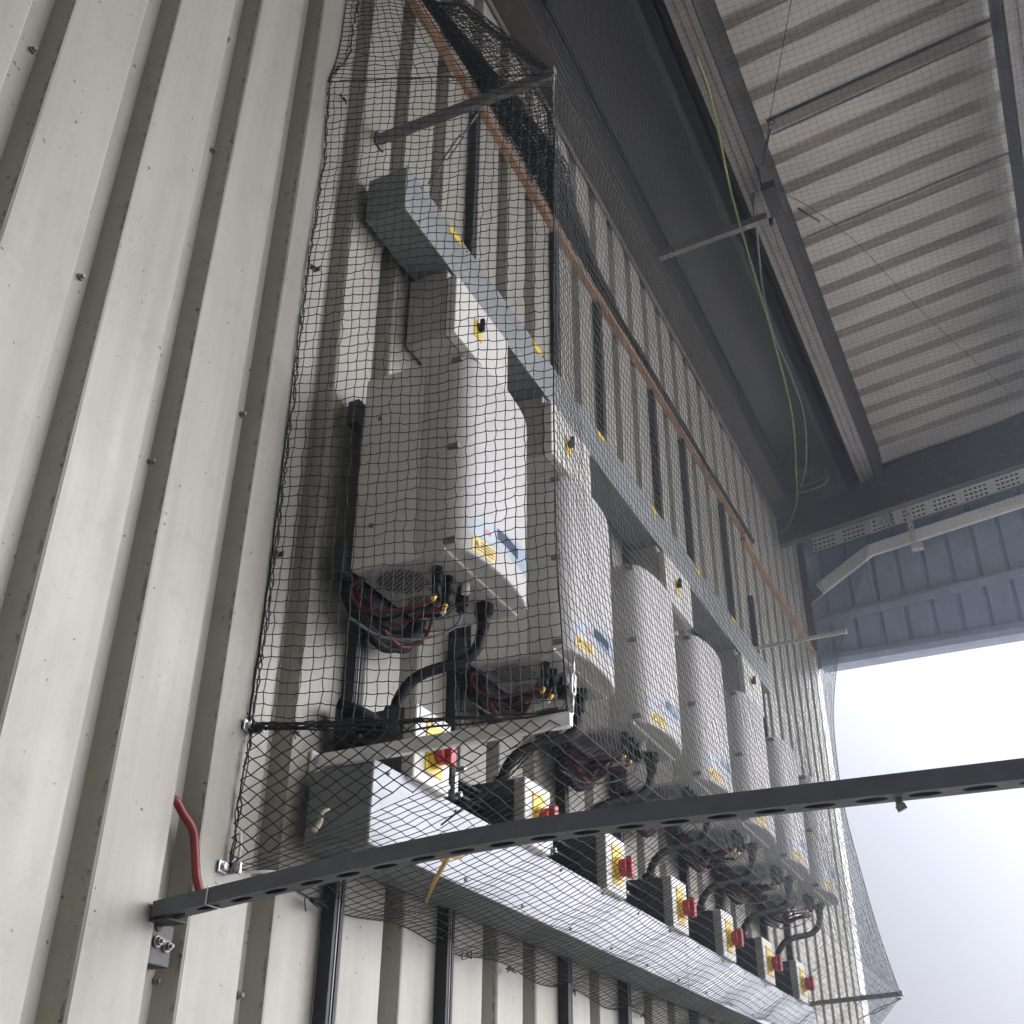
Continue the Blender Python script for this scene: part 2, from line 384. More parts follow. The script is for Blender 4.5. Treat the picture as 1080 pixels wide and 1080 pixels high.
# brace between eave beam and purlin with the small hanging bracket
br = thing('brace_strut', (3.06, -.3, 3.0), 'pale rust-specked strut bridging the dark gap between eave beam and roof purlin', 'strut')
s = MB(); s.bar((3.075, -.105, 3.005), (3.050, -.520, 3.005), .022, .012); s.bar((3.064, -.105, 3.014), (3.039, -.520, 3.014), .003, .03)
s.build('strut_bar', 'purlin', br, bev=.001)
s = MB(); s.box(2.90, 3.045, -.585, -.535, 2.995, 3.03); s.box(2.90, 3.045, -.541, -.535, 3.03, 3.11); s.build('bracket', 'steel_dark', br, bev=.002)
s = MB(); s.cyl((3.05, -.53, 3.0), (3.05, -.53, 2.97), .008, 8); s.build('bolt', 'steel_dark', br)

# ------------------------------------------------------------------ cable tray, trunking and loose cables under the roof
ct = thing('perforated_cable_tray', (5.70, -1, 3.2), 'pale perforated steel cable tray running along the gable rafter', 'cable tray')
s = MB(); cw = .040; ch = .026; y = -.085; X = 5.706
seg = 0; cnt = 0
while y > -3.0:
    wide = (cnt % 6 == 5)
    for r in range(5):
        z0 = 3.068 + r * ch; yc0, yc1 = y, y - cw * (0.62 if not wide else 1)
        def P(yy, zz): return (X, yy, gz(yy, zz))
        o = [P(yc0, z0), P(yc1, z0), P(yc1, z0 + ch), P(yc0, z0 + ch)]
        if wide: s.add(o, [(0, 1, 2, 3)]); continue
        sh = .25 if r % 2 else 0
        a0 = yc0 - (yc0 - yc1) * .18; a1 = yc1 + (yc0 - yc1) * .18; b0 = z0 + ch * .28; b1 = z0 + ch * .74
        i = [P(a0, b0), P(a1, b0), P(a1, b1), P(a0, b1)]
        s.add(o + i, [(0, 1, 5, 4), (1, 2, 6, 5), (2, 3, 7, 6), (3, 0, 4, 7)])
    y = yc1; cnt += 1
s.build('tray_base', 'armw', ct, solid=.003)
band(5.690, 5.704, -.085, -3.0, 3.190, 3.199).build('side_lip', 'galv', ct)
band(5.704, 5.709, -.085, -3.0, 3.060, 3.068).build('side_lip', 'galv', ct)
band(5.716, 5.722, -.085, -3.0, 3.065, 3.200).build('tray_back', 'steel_dark', ct)
for yh in (-.60, -1.9):
    h = MB(); zt = gz(yh, 3.205); hw = .026
    n_ = 7; hh = .30 / n_
    for i in range(n_):
        z0 = zt - .30 + i * hh; o = [(5.680, yh, z0), (5.680, yh - hw, z0), (5.680, yh - hw, z0 + hh), (5.680, yh, z0 + hh)]
        q = [(5.680, yh - .008, z0 + hh * .3), (5.680, yh - hw + .008, z0 + hh * .3), (5.680, yh - hw + .008, z0 + hh * .7), (5.680, yh - .008, z0 + hh * .7)]
        h.add(o + q, [(0, 1, 5, 4), (1, 2, 6, 5), (2, 3, 7, 6), (3, 0, 4, 7)])
    ho = h.build('hanger', 'arm2', ct, solid=.004)
    MB().box(5.66, 5.70, yh - .055, yh + .004, zt - .33, zt - .30).build('hanger_foot', 'arm2', ho)
# white trunking: rises from the wall, bends, follows the rafter
tk = thing('roof_trunking', (5.72, -.4, 3.0), 'pale square conduit rising diagonally from the wall and bending along the gable', 'conduit')
pt = [Vector((5.735, -.005, 2.815)), Vector((5.735, -.375, 3.035)), Vector((5.735, -3.0, 3.035 + .137 * 2.625))]
s = MB(); hw = .034; vs = []
for i, p in enumerate(pt):
    d = [(pt[1] - pt[0]).normalized(), ((pt[1] - pt[0]).normalized() + (pt[2] - pt[1]).normalized()).normalized(), (pt[2] - pt[1]).normalized()][i]
    nn = Vector((0, -d.z, d.y)).normalized() if False else Vector((0, d.z, -d.y)); k = 1 / max(.8, d.dot([(pt[1] - pt[0]).normalized()] [0]))
    for sx in (-.012, .012):
        for sn in (-hw, hw): vs.append(p + Vector((sx, 0, 0)) + nn * sn * (1 if i != 1 else 1.03))
s.add(vs, [(0, 1, 5, 4), (2, 6, 7, 3), (0, 4, 6, 2), (1, 3, 7, 5), (4, 5, 9, 8), (6, 10, 11, 7), (4, 8, 10, 6), (5, 7, 11, 9), (0, 2, 3, 1), (8, 9, 11, 10)])
s.build('trunking_body', 'armw', tk, bev=.002)
s = MB(); d = (pt[1] - pt[0]).normalized(); s.bar(pt[0] - Vector((.016, 0, 0)), pt[0] + d * .085 - Vector((.016, 0, 0)), .020, .074, up=(0, d.z, -d.y)); s.build('trunking_sleeve', 'arm', tk)

tag(MB().tube(crv([(2.30, -.497, 3.02), (2.46, -.493, 3.0), (2.854, -.440, 3.0), (3.199, -.409, 3.0), (3.66, -.375, 2.97), (4.2, -.318, 2.96), (4.76, -.205, 2.985), (4.98, -.155, 2.99), (5.04, -.112, 2.945), (5.06, -.070, 2.892), (5.06, -.030, 2.872)], 8), .0042, 6).build('hanging_cable', 'ylw_cable', loc=(3.2, -.4, 3.0)),
    'thin yellow-green cable drooping in the dark gap under the roof', 'cable')
tag(MB().tube(crv([(3.0, -.49, 3.10), (3.597, -.375, 3.06), (4.0, -.372, 3.0), (4.299, -.353, 3.0), (4.686, -.270, 3.0), (4.882, -.195, 3.0)], 8), .0050, 6).build('hanging_cable', 'gry_cable', loc=(4.2, -.35, 3.0)),
    'dark grey cable looping beside the yellow-green one', 'cable')
pp = thing('pipe_stub_pair', (5.0, -.22, 3.1), 'pair of short grey pipe ends low in the far roof corner', 'pipes')
for dz in (0, .034):
    MB().tube(crv([(5.045, -.125, 3.075 + dz), (5.04, -.22, 3.075 + dz), (5.035, -.285, 3.085 + dz), (5.03, -.310, 3.105 + dz), (5.03, -.315, 3.125 + dz)], 6), .009, 10).build('pipe', 'arm', pp)

# ------------------------------------------------------------------ vertical strut channels
rail_at = [(1.430, 1.20, 'nearest'), (1.772, 2.47, ''), (2.284, 2.47, ''), (2.627, 2.47, ''), (3.140, 2.47, ''), (3.482, 2.47, ''), (3.995, 2.47, ''), (4.34, 2.2, '')]
def rail_mb(x, z0, z1):
    w = .0234; p = [(x, -.001), (x + w, -.001), (x + w, -w), (x + w * .72, -w), (x + w * .72, -w + .004), (x + w - .002, -w + .004), (x + w - .002, -.003),
                    (x + .002, -.003), (x + .002, -w + .004), (x + w * .28, -w + .004), (x + w * .28, -w), (x, -w)]
    return MB().prism(p, 2, z0, z1)
ords = ['first', 'second', 'third', 'fourth', 'fifth', 'sixth', 'seventh', 'eighth']
for i, (x, zt, _) in enumerate(rail_at):
    r = thing('strut_channel', (x, 0, GZ), 'dark vertical strut channel on the wall, %s from the left' % ords[i], 'strut channel', 'strut channels carrying the inverters')
    rail_mb(x, GZ, zt).build('channel', 'rail', r)
    MB().box(x + .0098, x + .0124, -.0236, -.0205, GZ, zt).build('channel_slot', 'arm', r)

# ------------------------------------------------------------------ cable trunking, upper and lower
tu = thing('cable_trunking', (1.345, -.06, 1.71), 'blue-grey steel cable trunking, toned darker for shade, running above the inverters', 'cable trunking')
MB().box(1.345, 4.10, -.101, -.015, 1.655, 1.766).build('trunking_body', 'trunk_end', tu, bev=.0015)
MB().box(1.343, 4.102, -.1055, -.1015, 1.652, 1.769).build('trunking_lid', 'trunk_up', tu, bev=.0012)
for i in range(6):
    x = 1.52 + .418 * i
    MB().box(x, x + .05, -.1072, -.1062, 1.748, 1.765).build('warning_label', 'yellow', tu)
for i in range(14):
    x = 1.40 + .2 * i
    for zz in (1.664, 1.757): MB().cyl((x, -.1055, zz), (x, -.1085, zz), .0028, 8).build('lid_screw', 'latch', tu)
tl = thing('cable_trunking', (1.350, -.06, .48), 'wide pale grey steel cable trunking running below the inverters', 'cable trunking')
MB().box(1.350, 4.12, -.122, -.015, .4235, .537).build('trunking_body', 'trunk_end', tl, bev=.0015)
MB().box(1.348, 2.76, -.1265, -.1225, .420, .541).build('trunking_lid', 'trunk', tl, bev=.0012)
MB().box(2.764, 4.122, -.1265, -.1225, .420, .541).build('trunking_lid', 'trunk', tl, bev=.0012)
for i in range(14):
    x = 1.385 + .21 * i
    for xx, zz in ((x, .530), (x + .04, .431)): MB().cyl((xx, -.1265, zz), (xx, -.1300, zz), .0032, 8).build('lid_screw', 'latch', tl)

# horizontal strut behind the rotary isolators, with clamps
hs = thing('clamp_channel', (1.6, -.05, .6), 'dark horizontal strut channel with bright cable clamps behind the red switches', 'strut channel')
s = MB(); s.box(1.40, 4.05, -.062, -.026, .600, .606); s.box(1.40, 4.05, -.062, -.026, .626, .632); s.box(1.40, 4.05, -.030, -.026, .606, .626)
s.build('channel', 'rail', hs, bev=.001)
for k in range(6):
    x0 = 1.60 + .403 * k
    for j in range(3):
        x = x0 + .045 * j
        cc = MB().box(x, x + .012, -.072, -.064, .585, .642).build('cable_clamp', 'galv', hs, bev=.001)
        MB().cyl((x + .006, -.0722, .637), (x + .006, -.088, .637), .005, 8).build('clamp_bolt', 'galv', cc)
        MB().cyl((x + .006, -.0722, .592), (x + .006, -.082, .592), .005, 6).build('clamp_bolt', 'galv', cc)
    for j in range(2): MB().cyl((x0 + .03 + .04 * j, -.050, .542), (x0 + .03 + .04 * j, -.050, .599), .006, 10).build('drop_pipe', 'arm', hs)

# ------------------------------------------------------------------ inverter
IW, IH = .268, .384
YC = [(0, -.1712), (0, -.205), (.0015, -.220), (.006, -.2335), (.014, -.2440), (.026, -.2520), (.045, -.2580), (.085, -.2645), (.134, -.2675), (.183, -.2645), (.223, -.2580), (.242, -.2520), (.254, -.2440), (.262, -.2335), (.2665, -.220), (.268, -.205), (.268, -.1712)]
def ycov(x):
    xs = [p[0] for p in YC[1:-1]]; yy = [p[1] for p in YC[1:-1]]; return float(np.interp(x, xs, yy))
def patch(x0, x1, zf0, zf1, off, nx=10):
    s = MB(); xs = np.linspace(x0, x1, nx)
    s.add([(x, ycov(x) - off, zf(x)) for x in xs for zf in (zf0, zf1)], [(2 * i, 2 * i + 2, 2 * i + 3, 2 * i + 1) for i in range(nx - 1)])
    return s
C = lambda v: (lambda x: v)
def make_inverter():
    t = thing('solar_inverter', (0, 0, 0), 'x', 'inverter', 'solar inverters in a row on the wall')
    MB().box(0, IW, -.171, -.050, .0, IH).build('housing', 'inv', t, bev=.003)
    cv = MB(); cv.prism([(x, y) for x, y in YC], 2, 0, IH, smooth=True); c = cv.build('front_cover', 'inv_front', t, bev=.004)
    # cover seam and underside
    MB().box(-.0012, .262, -.2265, -.2235, -.0035, .0022).build('cover_edge', 'white', t)
    un = MB().box(.012, IW - .012, -.215, -.056, -.0022, .0025).build('underside_plate', 'under', t)
    for (fx, fy, rx, ry) in ((.066, -.112, .046, .044), (.168, -.104, .050, .036)):
        d = MB(); n = 8; d.add([(fx + rx * math.cos(2 * math.pi * (k + .5) / n), fy + ry * math.sin(2 * math.pi * (k + .5) / n), -.0034) for k in range(n)], [tuple(range(n))])
        d.build('fan_grille', 'perf', un)
    d = MB(); d.add([(.10, -.135, -.0030), (.20, -.135, -.0030), (.20, -.150, -.0030), (.10, -.150, -.0030)], [(0, 1, 2, 3)]); d.build('vent_slot', 'perf', un)
    # latches on the near corner and the far corner
    for z in (.014, .192, .372):
        for sx in (-1, 1):
            x = 0 if sx < 0 else IW
            l = MB(); l.box(x - .0015, x + .006, -.2420, -.2210, z - .0052, z + .0052) if sx < 0 else l.box(x - .006, x + .0015, -.2420, -.2210, z - .0052, z + .0052)
            l.build('latch', 'latch', t, bev=.002)
    for z in (.075, .290):
        h = MB(); h.cyl((-.0022, -.085, z), (.002, -.085, z), .0045, 10); h.build('side_plug', 'latch', t)
    # front panel: pale blue swoosh, display, red mark, warning sticker
    fp_ = patch(.022, .246, lambda x: .036 + .075 * max(0, x - .022) * 1.0, lambda x: .066 + .16 * max(0, x - .022), .0008, 14).build('front_label', 'bluel', t)
    patch(.100, .178, C(.058), C(.078), .0016).build('display', 'lcd', fp_)
    patch(.066, .080, C(.052), C(.060), .0016, 3).build('red_mark', 'red', fp_)
    ws = patch(.034, .094, C(.008), C(.034), .0010, 6).build('warning_sticker', 'yellow', t)
    k = MB()
    for (xa, xb, z) in ((.052, .090, .029), (.052, .086, .024), (.052, .090, .019), (.038, .088, .0135)):
        q = patch(xa, xb, C(z - .0009), C(z + .0009), .0018, 4); k.add(q.v, q.f)
    k.add([(.038, ycov(.038) - .0018, .019), (.049, ycov(.049) - .0018, .019), (.0435, ycov(.0435) - .0018, .030)], [(0, 1, 2)])
    k.build('sticker_print', 'ink', ws)
    # mounting bracket behind
    for za, zb in ((-.010, .050), (.285, .335)): MB().box(-.016, IW - .01, -.0485, -.0255, za, zb).build('wall_bracket', 'boxback', t, bev=.002)
    # plug connectors and leads
    cx = [(.048, -.186), (.066, -.178), (.084, -.186), (.100, -.174)]
    for i, (x, y) in enumerate(cx):
        p = MB(); p.cyl((x, y, 0), (x, y, -.030), .0085, 10); p.cyl((x, y, -.030), (x - .002, y, -.052), .0070, 10); p.build('plug_connector', 'black', t)
        w = MB()
        w.tube(crv([(x - .002, y, -.050), (x - .006, y + .008, -.062), (x - .018, y + .040, -.074 + .003 * i), (x - .034 + .01 * i, y + .085, -.078), (.014 + .012 * i, -.066, -.062), (.006 + .008 * i, -.052, -.028), (.03, -.06, .002)], 6), .0034, 6)
        w.build('lead', 'redd' if i % 2 == 0 else 'black', t)
        if i in (0, 2): MB().cyl((x - .0025, y + .001, -.053), (x - .005, y + .005, -.063), .0042, 8).build('cable_marker', 'yellow', t)
        elif i == 3: MB().cyl((x - .0025, y + .001, -.053), (x - .005, y + .005, -.062), .0042, 8).build('cable_marker', 'white', t)
    for j, (dx, dz, rr) in enumerate(((0, 0, .012), (.018, -.010, .009), (.040, .002, .008), (.006, .016, .013))):
        w = MB()
        w.tube(crv([(.014 + dx, -.040, -.002), (.016 + dx, -.040, -.034 + dz), (.050 + dx, -.044, -.064 + dz), (.105 + dx, -.046, -.074 + dz), (.165 + dx * .6, -.048, -.060), (.200 + dx * .3, -.052, -.028), (.215, -.058, .002)], 6), rr, 8)
        w.build('cable_loop', 'cable', t)
    w = MB(); w.tube(crv([(.060, -.052, -.010), (.075, -.060, -.055), (.130, -.064, -.076), (.175, -.064, -.064), (.185, -.09, -.046), (.155, -.120, -.022), (.140, -.14, .002)], 6), .0030, 6); w.build('lead', 'redc', t)
    # dark block low behind the cable loops
    MB().box(.012, .252, -.0485, -.0265, -.026, .058).build('rear_cover', 'boxback', t, bev=.003)
    # round plugs and the communication lead
    for (x, y, r) in ((.128, -.190, .009), (.150, -.176, .011)):
        MB().cyl((x, y, 0), (x, y, -.022), r, 12).cyl((x, y, -.022), (x, y, -.034), r * .75, 10).build('cable_gland', 'black', t)
    MB().cyl((.118, -.200, 0), (.118, -.200, -.020), .0075, 8).build('white_plug', 'white', t)
    w = MB(); w.tube(crv([(.150, -.176, -.032), (.152, -.172, -.050), (.140, -.150, -.072), (.110, -.110, -.088), (.07, -.07, -.090), (.02, -.045, -.075)], 6), .0024, 6); w.build('lead', 'gry_cable', t)
    MB().cyl((.200, -.192, .002), (.200, -.192, -.020), .0165, 8, smooth=False).cyl((.200, -.192, -.020), (.201, -.190, -.048), .0145, 12, r1=.0105).build('cable_gland', 'black', t)
    return t
inv_spec = [
 'largest and nearest white inverter, its yellow sticker and blue display panel clearly readable',
 'second white inverter from the left, half hidden by the nearest one and the net corner',
 'third white inverter from the left, its rounded top free below the dark trunking underside',
 'fourth white inverter from the left, its base just touching the dark slotted beam',
 'fifth white inverter from the left, its lower end crossed by the dark slotted beam',
 'sixth white inverter from the left, second farthest, cut across by the slotted beam',
 'smallest and farthest white inverter, last in the row before bare wall']
INV0 = Vector((1.352, 0, .867)); DX = .4185
proto = make_inverter(); invs = []
for i in range(7):
    o = proto if i == 0 else copy_tree(proto)
    o.location = (INV0 + Vector((DX * i, 0, 0))) * SC; o['label'] = inv_spec[i]; invs.append(o)
    if i:
        o.rotation_euler = (0, random.uniform(-.006, .006), random.uniform(-.008, .008))
        for ch in o.children:
            if ch.name.startswith(('lead', 'cable_loop')): ch.scale = (random.uniform(.86, 1.12), 1, random.uniform(.70, 1.08))
            if ch.name.startswith('warning_sticker'): ch.location.x += random.uniform(-.003, .006); ch.location.z += random.uniform(0, .01)

# ------------------------------------------------------------------ isolator boxes
def make_dc():
    t = thing('isolator_box', (0, 0, 0), 'x', 'isolator box', 'cream isolator boxes under the upper trunking')
    MB().box(0, .238, -.098, -.008, 0, .174).build('back_box', 'boxside', t, bev=.003)
    MB().box(-.002, .240, -.122, -.100, -.002, .150).build('box_lid', 'box', t, bev=.003)
    MB().box(.001, .237, -.1002, -.0978, .001, .149).build('lid_seam', 'dark', t)
    pl = MB().box(.078, .112, -.1240, -.1225, .050, .094).build('yellow_plate', 'yellow', t)
    s = MB(); s.cyl((.096, -.124, .080), (.096, -.129, .080), .010, 12); s.box(.092, .100, -.138, -.128, .070, .100); s.build('rotary_handle', 'black', pl, bev=.002)
    return t
dp = make_dc()
dcl = ['nearest cream isolator box, hanging under the upper trunking above the largest inverter', 'second cream isolator box from the left, right behind the front corner of the net',
       'third cream isolator box from the left, above the fourth inverter', 'farthest cream isolator box, small, near the far end of the upper trunking']
for i, x in enumerate((1.535, 2.012, 2.825, 3.640)):
    o = dp if i == 0 else copy_tree(dp)
    o.location = Vector((x, 0, 1.480)) * SC; o['label'] = dcl[i]
def make_ac():
    t = thing('rotary_isolator', (0, 0, 0), 'x', 'switch', 'red-knobbed switches above the lower trunking')
    MB().box(0, .108, -.118, -.012, 0, .116).build('back_box', 'boxback', t, bev=.003)
    MB().box(-.001, .109, -.1405, -.1185, -.001, .117).build('front_cover', 'box', t, bev=.002)
    MB().box(-.0022, -.0012, -.139, -.119, .001, .115).build('cover_shade', 'boxside', t)  # thin darker panel that paints shade on the cover's left side
    pl = MB(); pl.box(.030, .082, -.1425, -.1410, .018, .098); pl = pl.build('yellow_plate', 'yellow', t)
    MB().cyl((.056, -.1425, .052), (.056, -.150, .052), .023, 20).build('collar', 'yellow', pl, bev=.001)
    s = MB(); s.cyl((.056, -.150, .052), (.056, -.166, .052), .0185, 18); s.box(.047, .065, -.177, -.164, .030, .074); s.build('red_knob', 'red', pl, bev=.002)
    MB().cyl((.045, -.07, .116), (.045, -.07, .135), .017, 8, smooth=False).build('cable_gland', 'black', t)
    return t
ax = [1.437, 1.830, 2.223, 2.640, 3.040, 3.447, 3.857]; ap = make_ac(); AZ = .5385
ac_words = ['nearest switch box with big red knob on yellow plate, above the trunking end', 'second switch box from the left, its red knob cut by the dark slotted beam',
  'third red-knobbed switch box from the left, first below the slotted beam', 'fourth red-knobbed switch box from the left', 'fifth red-knobbed switch box from the left', 'sixth red-knobbed switch box from the left', 'farthest and smallest red-knobbed switch box']
for i, x in enumerate(ax):
    o = ap if i == 0 else copy_tree(ap)
    o.location = Vector((x, 0, AZ)) * SC; o['label'] = ac_words[i]
# thick black conduits: inverter gland to switch box
for i, x in enumerate(ax):
    a = INV0 + Vector((DX * i + .201, -.190, -.045)); b = Vector((x + .045, -.07, AZ + .13))
    p1 = a + Vector((.004, .012, -.105)); p2 = b + Vector((.004, -.030, .115))
    bz = [a * (1 - t) ** 3 + p1 * 3 * t * (1 - t) ** 2 + p2 * 3 * t * t * (1 - t) + b * t ** 3 for t in np.linspace(0, 1, 40)]
    c = bz; rr = [.0108 + (.0009 if k % 2 else 0) for k in range(len(c))]
    o = MB().tube(c, lambda k: rr[k] * .86, 10).build('cable_conduit', 'cable', loc=b)
    tag(o, 'thick black conduit curving from the %s inverter down to its switch box' % ('nearest' if i == 0 else ords[i] if i < 6 else 'farthest'), 'conduit', 'black conduits between inverters and switches')

# clamp and coiled black fitting left of the first switch
fb = thing('cable_fitting', (1.43, -.05, .62), 'black pipe clamp with dark stub beside the nearest switch box', 'clamp')
s = MB(); s.cyl((1.405, -.03, .655), (1.405, -.03, .585), .016, 12); s.build('stub', 'black', fb)
s = MB(); s.tube(crv([(1.385, -.03, .655), (1.40, -.06, .640), (1.43, -.075, .632), (1.45, -.06, .640)], 6), .010, 8); s.tube([(1.395, -.04, .60), (1.435, -.085, .592)], .008, 8); s.build('hook', 'cable', fb)

# ------------------------------------------------------------------ slotted beam reaching out past the camera
bm_ = thing('slotted_strut_beam', (1.09, 0, .29), 'dark slotted steel strut reaching out from the wall across the view', 'beam')
def beamz(y): return float(np.interp(-y, [0, .10, .229, .367, .478, .604, .742, .982, 1.9], [.2800, .2905, .3040, .3160, .3215, .3228, .3212, .3190, .316]))
BX0, BX1, BH = 1.078, 1.1055, .0185
yy = [-.004]
vs = []; s = MB(); slot_y = []
ylist = list(np.arange(-.004, -1.9, -.048)); n_ = len(ylist)
for y in ylist:
    z = beamz(y); vs += [(BX0, y, z), (BX0, y, z + BH), (BX1, y, z), (BX1, y, z + BH)]
fs = []
for i in range(n_ - 1):
    a = 4 * i; b = a + 4; fs += [(a, a + 1, b + 1, b), (a + 2, b + 2, b + 3, a + 3), (a + 1, a + 3, b + 3, b + 1)]
s.add(vs, fs)
for i in range(n_ - 1):      # bottom with an oval slot in every bay
    y0, y1 = ylist[i], ylist[i + 1]; z0, z1 = beamz(y0), beamz(y1)
    zf = lambda y: z0 + (z1 - z0) * (y - y0) / (y1 - y0)
    xc = (BX0 + BX1) / 2; yc = (y0 + y1) / 2; m_ = 16
    rim = [(xc + .0068 * math.cos(t), yc + (.0155 * (1 if abs(math.sin(t)) > 0 else 1)) * math.sin(t)) for t in [2 * math.pi * k / m_ + math.pi / 4 for k in range(m_)]]
    sq = []
    for k in range(m_):
        t = 2 * math.pi * k / m_ + math.pi / 4; c_, s_ = math.cos(t), math.sin(t); q = 1 / max(abs(c_), abs(s_)); sq.append((xc + (BX1 - BX0) / 2 * c_ * q, yc + (y0 - y1) / 2 * s_ * q))
    V_ = [(x, y, zf(y)) for x, y in sq] + [(x, y, zf(y)) for x, y in rim] + [(x, y, zf(y) + .0016) for x, y in rim]
    s.add(V_, [(k, (k + 1) % m_, (k + 1) % m_ + m_, k + m_) for k in range(m_)] + [(k + m_, (k + 1) % m_ + m_, (k + 1) % m_ + 2 * m_, k + 2 * m_) for k in range(m_)])
s.build('channel', 'beam', bm_)
f = MB()   # bent foot bolted into the valley
f.box(1.080, 1.131, .004, .0305, .232, .2795); f.box(1.080, 1.112, -.030, .004, .2765, .2797)
f.build('foot_plate', 'steel_dark', bm_, bev=.0015)
for (x, z) in ((1.103, .258), (1.120, .255)):
    MB().cyl((x, .004, z), (x, .001, z), .0070, 14).cyl((x, .001, z), (x, -.004, z), .0048, 6, smooth=False).cyl((x, -.004, z), (x, -.008, z), .0025, 8).build('bolt', 'arm', bm_)
MB().cyl((1.103, .0035, .274), (1.103, .0025, .274), .005, 12).build('bolt_hole', 'dark', bm_)
s = MB(); zt = beamz(-.085)
s.tube([(1.0765, -.085, zt - .001), (1.0765, -.085, zt + BH + .001), (1.105, -.087, zt + BH + .001), (1.105, -.087, zt - .001), (1.0765, -.085, zt - .001)], .0011, 6); s.build('cable_tie', 'arm2', bm_)
s = MB(); zb = beamz(-.868); s.cyl((1.095, -.868, zb), (1.095, -.868, zb - .008), .0035, 8).cyl((1.095, -.868, zb - .006), (1.096, -.870, zb - .011), .0050, 6, smooth=False); s.build('bolt', 'arm', bm_)

# red cable coming out of the wall down to the beam
tag(MB().tube(crv([(1.096, .024, .430), (1.107, .015, .432), (1.121, .010, .417), (1.138, .005, .400), (1.143, .0, .373), (1.146, -.005, .344), (1.152, -.010, .323), (1.155, -.014, .308)], 8), .0058, 10).build('red_cable', 'redc', loc=(1.1, 0, .43)),
    'thick red cable leaving a hole in the wall and dropping behind the slotted beam', 'cable')
s = MB(); s.cyl((1.100, .0015, .432), (1.100, .0, .432), .0, 8)
MB().cyl((1.104, .0310, .438), (1.104, .0290, .438), .010, 14).build('cable_hole', 'dark', wall)

# ------------------------------------------------------------------ net arms
def arm(name_label, a, b, w, h, m, foot=True, cat='arm', lip=True, cap=1.25):
    t = thing('net_support_arm', a, name_label, 'bracket arm', 'arms holding the bird net off the wall')
    s = MB(); s.bar(a, b, w, h)
    if lip: s.bar(Vector(a) + Vector((w / 2, 0, h * .42)), Vector(b) + Vector((w / 2, 0, h * .42)), w * .8, h * .16)
    s.build('arm_bar', m, t, bev=.001)
    if foot:
        f = MB(); ax_, ay_, az_ = a; f.box(ax_ - .012, ax_ + .020, -.006, -.001, az_ - .020, az_ + .016); fo = f.build('foot', m, t, bev=.001)
        MB().cyl((ax_ - .004, -.006, az_), (ax_ - .004, -.013, az_), .0065, 6, smooth=False).build('bolt', 'zinc', t)
    e_ = MB(); d = (Vector(b) - Vector(a)).normalized(); e_.bar(Vector(b), Vector(b) + d * .004, w * cap, h * cap); e_.build('end_cap', m, t, bev=.001)
    return t
TIP1 = Vector((1.376, -.412, 1.915)); TIP2 = Vector((1.374, -.420, .5625)); TIP3 = Vector((4.292, -.389, 1.938)); TIP4 = Vector((4.585, -.345, .640))
arm('dull steel arm near the roof holding the top corner of the bird net', (1.380, -.001, 1.930), TIP1, .012, .026, 'arm')
arm('pale grey arm crossing the red knob of the nearest switch box', (1.374, -.001, .560), TIP2, .012, .021, 'armw', lip=False, cap=.9)
arm('thin far upper arm carrying the net near the gable corner', (4.291, -.001, 1.933), TIP3, .012, .014, 'arm2')
arm('thin far lower arm with round end against the sky', (4.601, -.001, .624), TIP4, .014, .016, 'arm')

